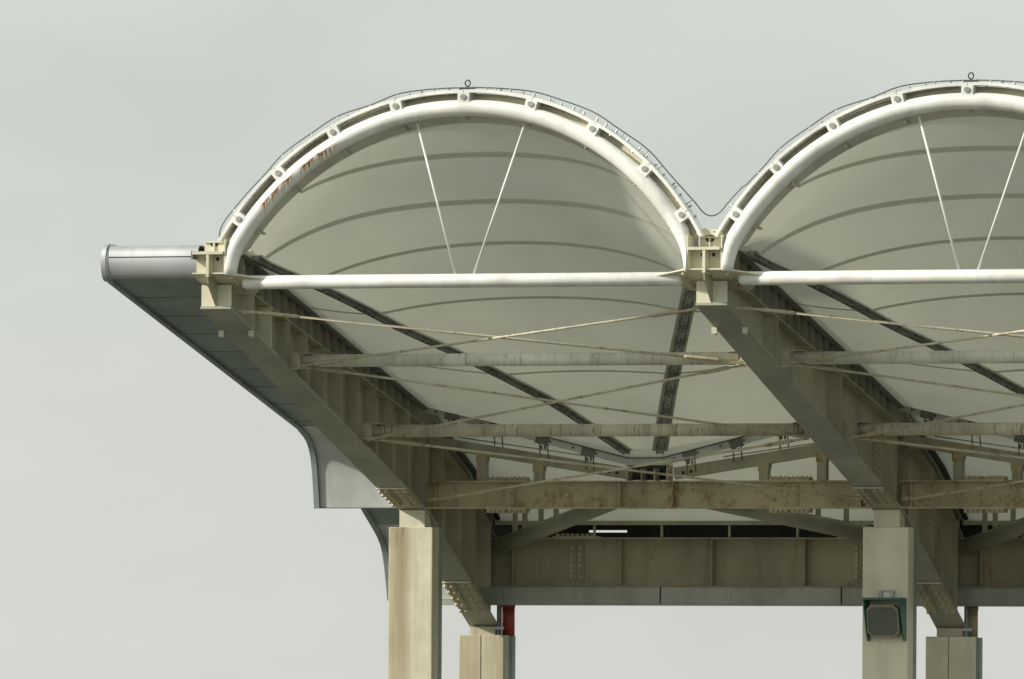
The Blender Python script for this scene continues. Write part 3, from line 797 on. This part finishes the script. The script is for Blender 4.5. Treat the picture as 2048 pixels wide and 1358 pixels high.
# dark sheet painted for the shaded void behind the rear beam, with an open slot
t = thing('rear_void_sheet', (8, 13.0, 7.9), 'dark sheet with an open slot, standing for the shaded void behind the deep rear beam', 'panel')
y0, y1 = 12.95, 12.99
sx0, sx1, sz0, sz1 = 1.57, 2.24, 8.157, 8.195
B((-1.7, y0, 6.99), (sx0, y1, 8.60)).build('panel', 'voiddark', t)
B((sx1, y0, 6.99), (16, y1, 8.60)).build('panel', 'voiddark', t)
B((sx0, y0, 6.99), (sx1, y1, sz0)).build('panel', 'voiddark', t)
B((sx0, y0, sz1), (sx1, y1, 8.60)).build('panel', 'voiddark', t)
B((-1.7, 12.30, 8.42), (sx0, 12.945, 8.44)).build('cover_sheet', 'voiddark', t)
B((sx1, 12.30, 8.42), (16, 12.945, 8.44)).build('cover_sheet', 'voiddark', t)
B((sx0, 12.30, 8.42), (sx1, 12.945, 8.44)).build('cover_sheet', 'voiddark', t)

# slanting tubes from the rear girder nodes up to the middle of the cross beam
def knee(k, s):
    X = BAY*k
    f = (lambda x: X+x) if s < 0 else (lambda x: X+BAY-x)
    w_ = [['the cladding girder', 'the lamp column girder'], ['the lamp column girder', 'the far end girder']][k][0 if s < 0 else 1]
    bay = ['rust-stained', 'clean'][k]
    t = thing('slanting_tube', (f(.25), 12.0, 7.95), 'thick grey slanting tube from %s, %s arch bay' % (w_, bay), 'brace', 'slanting tubes behind the cross beams')
    a = Vector((f(.42), 11.95, 7.93)); b = Vector((f(3.80), 9.02, 8.74)); 
    MB().tube([a, b], .135, 20).build('tube', 'flange', t)
    u = (b-a).normalized()
    MB().beam(a-u*.25, a+u*.05, .03, .20).build('end_plate', 'girder', t)
    for fr in (.10, .17, .29, .40):
        p = a.lerp(b, fr); q = .035
        zc_ = lerp([(9.0, 9.46), (9.45, 9.27), (10.87, 8.78), (12.15, 8.335)], p.y) - .03
        B((p.x-q, p.y-q, p.z+.10), (p.x+q, p.y+q, max(zc_, p.z+.2))).build('post', 'girder', t)
for k in range(NG-1):
    for s in (-1, 1): knee(k, s)

# ------------------------------------------------------------------ end cladding (wing beside the end girder)
XL, XR = -1.75, -.262
def cladding(name, label, prof, top, seams, bottom_mats):
    t = thing(name, (-1.0, prof[len(prof)//2][0], prof[len(prof)//2][1]), label, 'cladding', 'end cladding wings')
    return t
slope = lambda y: 11.823-.2435*(y-.059)
t = thing('end_cladding', (-1.0, 4.5, 10.8), 'silver nosed cladding wing over the streaked column, panelled underside coloured darker for its shade', 'cladding', 'cladding wings beside the end girder')
def profsheet(mb, prof, x0, x1, th=.02):
    return mb.sheet([[Vector((x, y, z)) for x in (x1, (x0+x1)/2, x0)] for y, z in prof], -th)
def nose(a0, a1, n=10):
    """rounded nose: ellipse arc in the section plane, angle 0 = straight forward"""
    return [(.045-.150*math.cos(a)**.8, 12.055+.240*math.sin(a)) for a in [a0+(a1-a0)*i/n for i in range(n+1)]]
profsheet(MB(), [(.55, 12.19), (.35, 12.285)] + nose(R(88), R(20)), XL, XR).build('nose_upper', 'silver', t)
lower = nose(R(16), R(-72), 14) + [(.07, 11.822)]
profsheet(MB(), lower, XL, XR).build('nose_lower', 'silver', t)
B((XL+.002, -.075, 12.10), (XR, -.03, 12.15)).build('nose_joint', 'dark', t)
y = .085
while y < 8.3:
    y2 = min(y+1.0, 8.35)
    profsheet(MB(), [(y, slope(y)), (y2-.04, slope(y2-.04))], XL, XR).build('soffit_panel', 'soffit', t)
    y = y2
profsheet(MB(), [(.06, slope(.06)+.028), (8.40, slope(8.40)+.028)], XL+.002, XR).build('soffit_light_stop', 'dark', t)  # dark sheet added above the panel gaps to stop light leaking through
strip(MB(), XL-.004, XL-.001, [.07, 8.36], lambda y: slope(y)-.019, .06).build('sun_stop_strip', 'soffit', t)  # strip added to keep the sun out of the gap ends
curve = [(8.36, slope(8.36)), (8.55, 9.725), (8.70, 9.665), (8.84, 9.585), (8.95, 9.47), (9.04, 9.32), (9.10, 9.15), (9.15, 8.92), (9.19, 8.70), (9.225, 8.49)]
profsheet(MB(), curve, XL, XR).build('curved_panel', 'wing', t)
B((XL, 9.19, 8.475), (XR, 9.235, 8.488)).build('bottom_trim', 'cable', t)
# upper sheet and end cheek so that the wing is a closed body
B_top = [(.56, 12.18), (8.9, 10.15), (9.4, 9.9)]
profsheet(MB(), B_top, XL, XR).build('top_sheet', 'silver', t)
chk = [(.55, 12.16), (.35, 12.26), (.1, 12.27), (-.05, 12.17), (-.08, 12.05), (-.05, 11.93), (.07, 11.84)] + [(8.36, slope(8.36)+.02), (8.70, 9.70), (9.0, 9.45), (9.13, 9.15), (9.24, 8.50), (9.42, 8.50), (9.42, 9.85), (8.9, 10.12)]
MB().prism([(XL+.01, a, b) for a, b in chk], (.015, 0, 0)).build('end_cheek', 'soffit', t)
# rim trim along the free end: an edge channel standing slightly proud
def trim(prof, x0, x1, name, mat, tt, th=.05):
    profsheet(MB(), prof, x0, x1, th).build(name, mat, tt)
trim([(.35, 12.29)] + nose(R(88), R(-72), 22) + [(.07, 11.815)], XL-.085, XL-.012, 'end_trim', 'silver', t)
trim([(.07, 11.802), (8.36, slope(8.36)-.0205)] + [(a-.021, b-.012) for a, b in curve[1:]], XL-.06, XL+.03, 'end_trim', 'soffit', t, .05)

t = thing('end_cladding', (-1.0, 11.2, 8.6), 'lower cladding wing behind the streaked column, curving down to the gutter', 'cladding', 'cladding wings beside the end girder')
lo = [(9.45, 9.70), (11.48, 8.513), (11.9, 8.28), (12.15, 8.13), (12.32, 7.99), (12.43, 7.83), (12.52, 7.613), (12.62, 7.30), (12.68, 7.06)]
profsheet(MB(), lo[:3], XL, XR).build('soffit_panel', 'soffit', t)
profsheet(MB(), lo[2:], XL, XR).build('curved_panel', 'wing', t)
B((XL, 12.60, 6.955), (XR, 12.72, 7.05)).build('bottom_trim', 'gutter', t)
trim([(a-.02, b-.02) for a, b in lo], XL-.06, XL+.03, 'end_trim', 'soffit', t, .05)

# ------------------------------------------------------------------ lamp on the second column
t = thing('floodlight', (8.04, 8.76, 6.7), 'square dusty grey lamp in a green hood on the column face', 'floodlight')
yf = 8.42
xa, xb = 7.735, 8.355
za, zc = 7.045, 6.36
B((xa, yf, za-.035), (xb, 8.758, za)).build('hood_top', 'green', t)
for s, xx in ((-1, xa), (1, xb-.022)):
    poly = [(xx, yf, za-.036), (xx, 8.755, za-.036), (xx, 8.755, zc), (xx, 8.66, zc), (xx, 8.60, zc+.14), (xx, 8.50, zc+.42)]
    MB().prism(poly, (.022, 0, 0)).build('hood_side', 'green', t)
cx, hw_, ch = (xa+xb)/2-.004, .262, .075
def octo(y, hw, z0, z1, c): return [(cx-hw+c, y, z0), (cx+hw-c, y, z0), (cx+hw, y, z0+c), (cx+hw, y, z1-c), (cx+hw-c, y, z1), (cx-hw+c, y, z1), (cx-hw, y, z1-c), (cx-hw, y, z0+c)]
# tilted face: lower edge further back
def tilt(pts): return [(x, y+(6.93-z)*.22, z) for x, y, z in pts]
MB().prism(tilt(octo(8.475, hw_, 6.425, 6.93, ch)), (0, .14, 0)).build('lamp_body', 'lampframe', t)
MB().prism(tilt(octo(8.468, hw_-.025, 6.448, 6.885, ch-.01)), (0, .006, 0)).build('lamp_glass', 'lampface', t)
mb = MB()
o8, i8 = tilt(octo(8.455, hw_, 6.425, 6.93, ch)), tilt(octo(8.455, hw_-.022, 6.447, 6.888, ch-.01))
n = 8
mb.add(o8+i8+[(x, y+.019, z) for x, y, z in o8]+[(x, y+.019, z) for x, y, z in i8],
       [(i, (i+1) % 8, 8+(i+1) % 8, 8+i) for i in range(8)] + [(8+i, 8+(i+1) % 8, 24+(i+1) % 8, 24+i) for i in range(8)] + [((i+1) % 8, i, 16+i, 16+(i+1) % 8) for i in range(8)])
mb.build('lamp_frame', 'lampframe', t)
B((7.905, 8.71, 7.047), (7.965, 8.745, 7.165)).build('bracket', 'galv', t)
B((8.085, 8.71, 7.047), (8.150, 8.745, 7.165)).build('bracket', 'galv', t)
B((7.966, 8.71, 7.148), (8.084, 8.745, 7.165)).build('bracket', 'galv', t)
B((7.966, 8.735, 7.047), (8.084, 8.757, 7.147)).build('bright_square', 'white', t)  # white plate standing in for the bright light inside the bracket

# ------------------------------------------------------------------ conductor cable over the arches and eye bolts
RAD = [(-60.5, 4.51), (-58, 4.60), (-52, 4.585), (-45, 4.565), (-40, 4.60), (-33, 4.585), (-27, 4.60), (-20, 4.545), (-14, 4.575), (-8, 4.55), (-3, 4.535), (3, 4.535), (8, 4.545), (14, 4.575), (20, 4.575), (27, 4.60), (33, 4.58), (40, 4.605), (46, 4.58), (51, 4.60), (54.6, 4.635), (57.5, 4.635)]
t = thing('conductor_cable', (8, -.1, 12.62), 'thin dark cable looped over both arches and across the valley', 'cable')
pts = []
for k in range(NG-1):
    X = BAY*k
    st = -60.5 if k == 0 else -54.6
    for i in range(0, 121):
        a = st + (54.6-st)*i/120
        pts.append(apol(X, spline(RAD, a) if (k == 0 or a > -50) else 4.60+.035*(-50-a)/4.6, R(a), .03))
    if k == 0:
        p0 = pts[-1]; p1 = apol(BAY, 4.635, R(-54.6), .03)
        for i in range(1, 16):
            f = i/16; q = p0.lerp(p1, f); q.z -= .62*f*(1-f); pts.append(q)
MB().tube(pts, .0105, 6).build('cable', 'cable', t)
mb = MB()
for k in range(NG-1):
    for a in (-54, -46, -40, -33, -27, -20, -14, -6, 6, 14, 18, 24, 30, 34, 40, 44, 49, 53):
        rr = spline(RAD, a); mb.tube([apol(BAY*k, 4.50, R(a), .03), apol(BAY*k, rr, R(a), .03)], .011, 6)
mb.build('standoffs', 'clamp', t, True)
for k in range(NG-1):
    t = thing('eye_bolt', (BAY*k+4.04, .1, 14.62), ['small ring bolt on top of the rust-stained arch', 'small ring bolt on top of the clean arch'][k], 'ring bolt', 'ring bolts on the arch tops')
    c = Vector((BAY*k+4.04, .11, 14.745)); rr = .040
    ring = [c+Vector((rr*math.cos(a), 0, rr*math.sin(a)*1.15)) for a in [2*math.pi*i/20 for i in range(21)]]
    MB().tube(ring, .0115, 8, False).build('ring', 'cable', t)
    B((c.x-.12, c.y-.02, 14.655), (c.x+.12, c.y+.02, 14.668)).build('crossbar', 'cable', t)
    MB().tube([(c.x, c.y, 14.625), (c.x, c.y, 14.695)], .016, 8).build('shank', 'cable', t)
    for s in (-1, 1): B((c.x+s*.11-.008, c.y-.015, 14.62), (c.x+s*.11+.008, c.y+.015, 14.654)).build('foot', 'cable', t)
for o in bpy.data.objects:
    if '_o' in o: del o['_o']
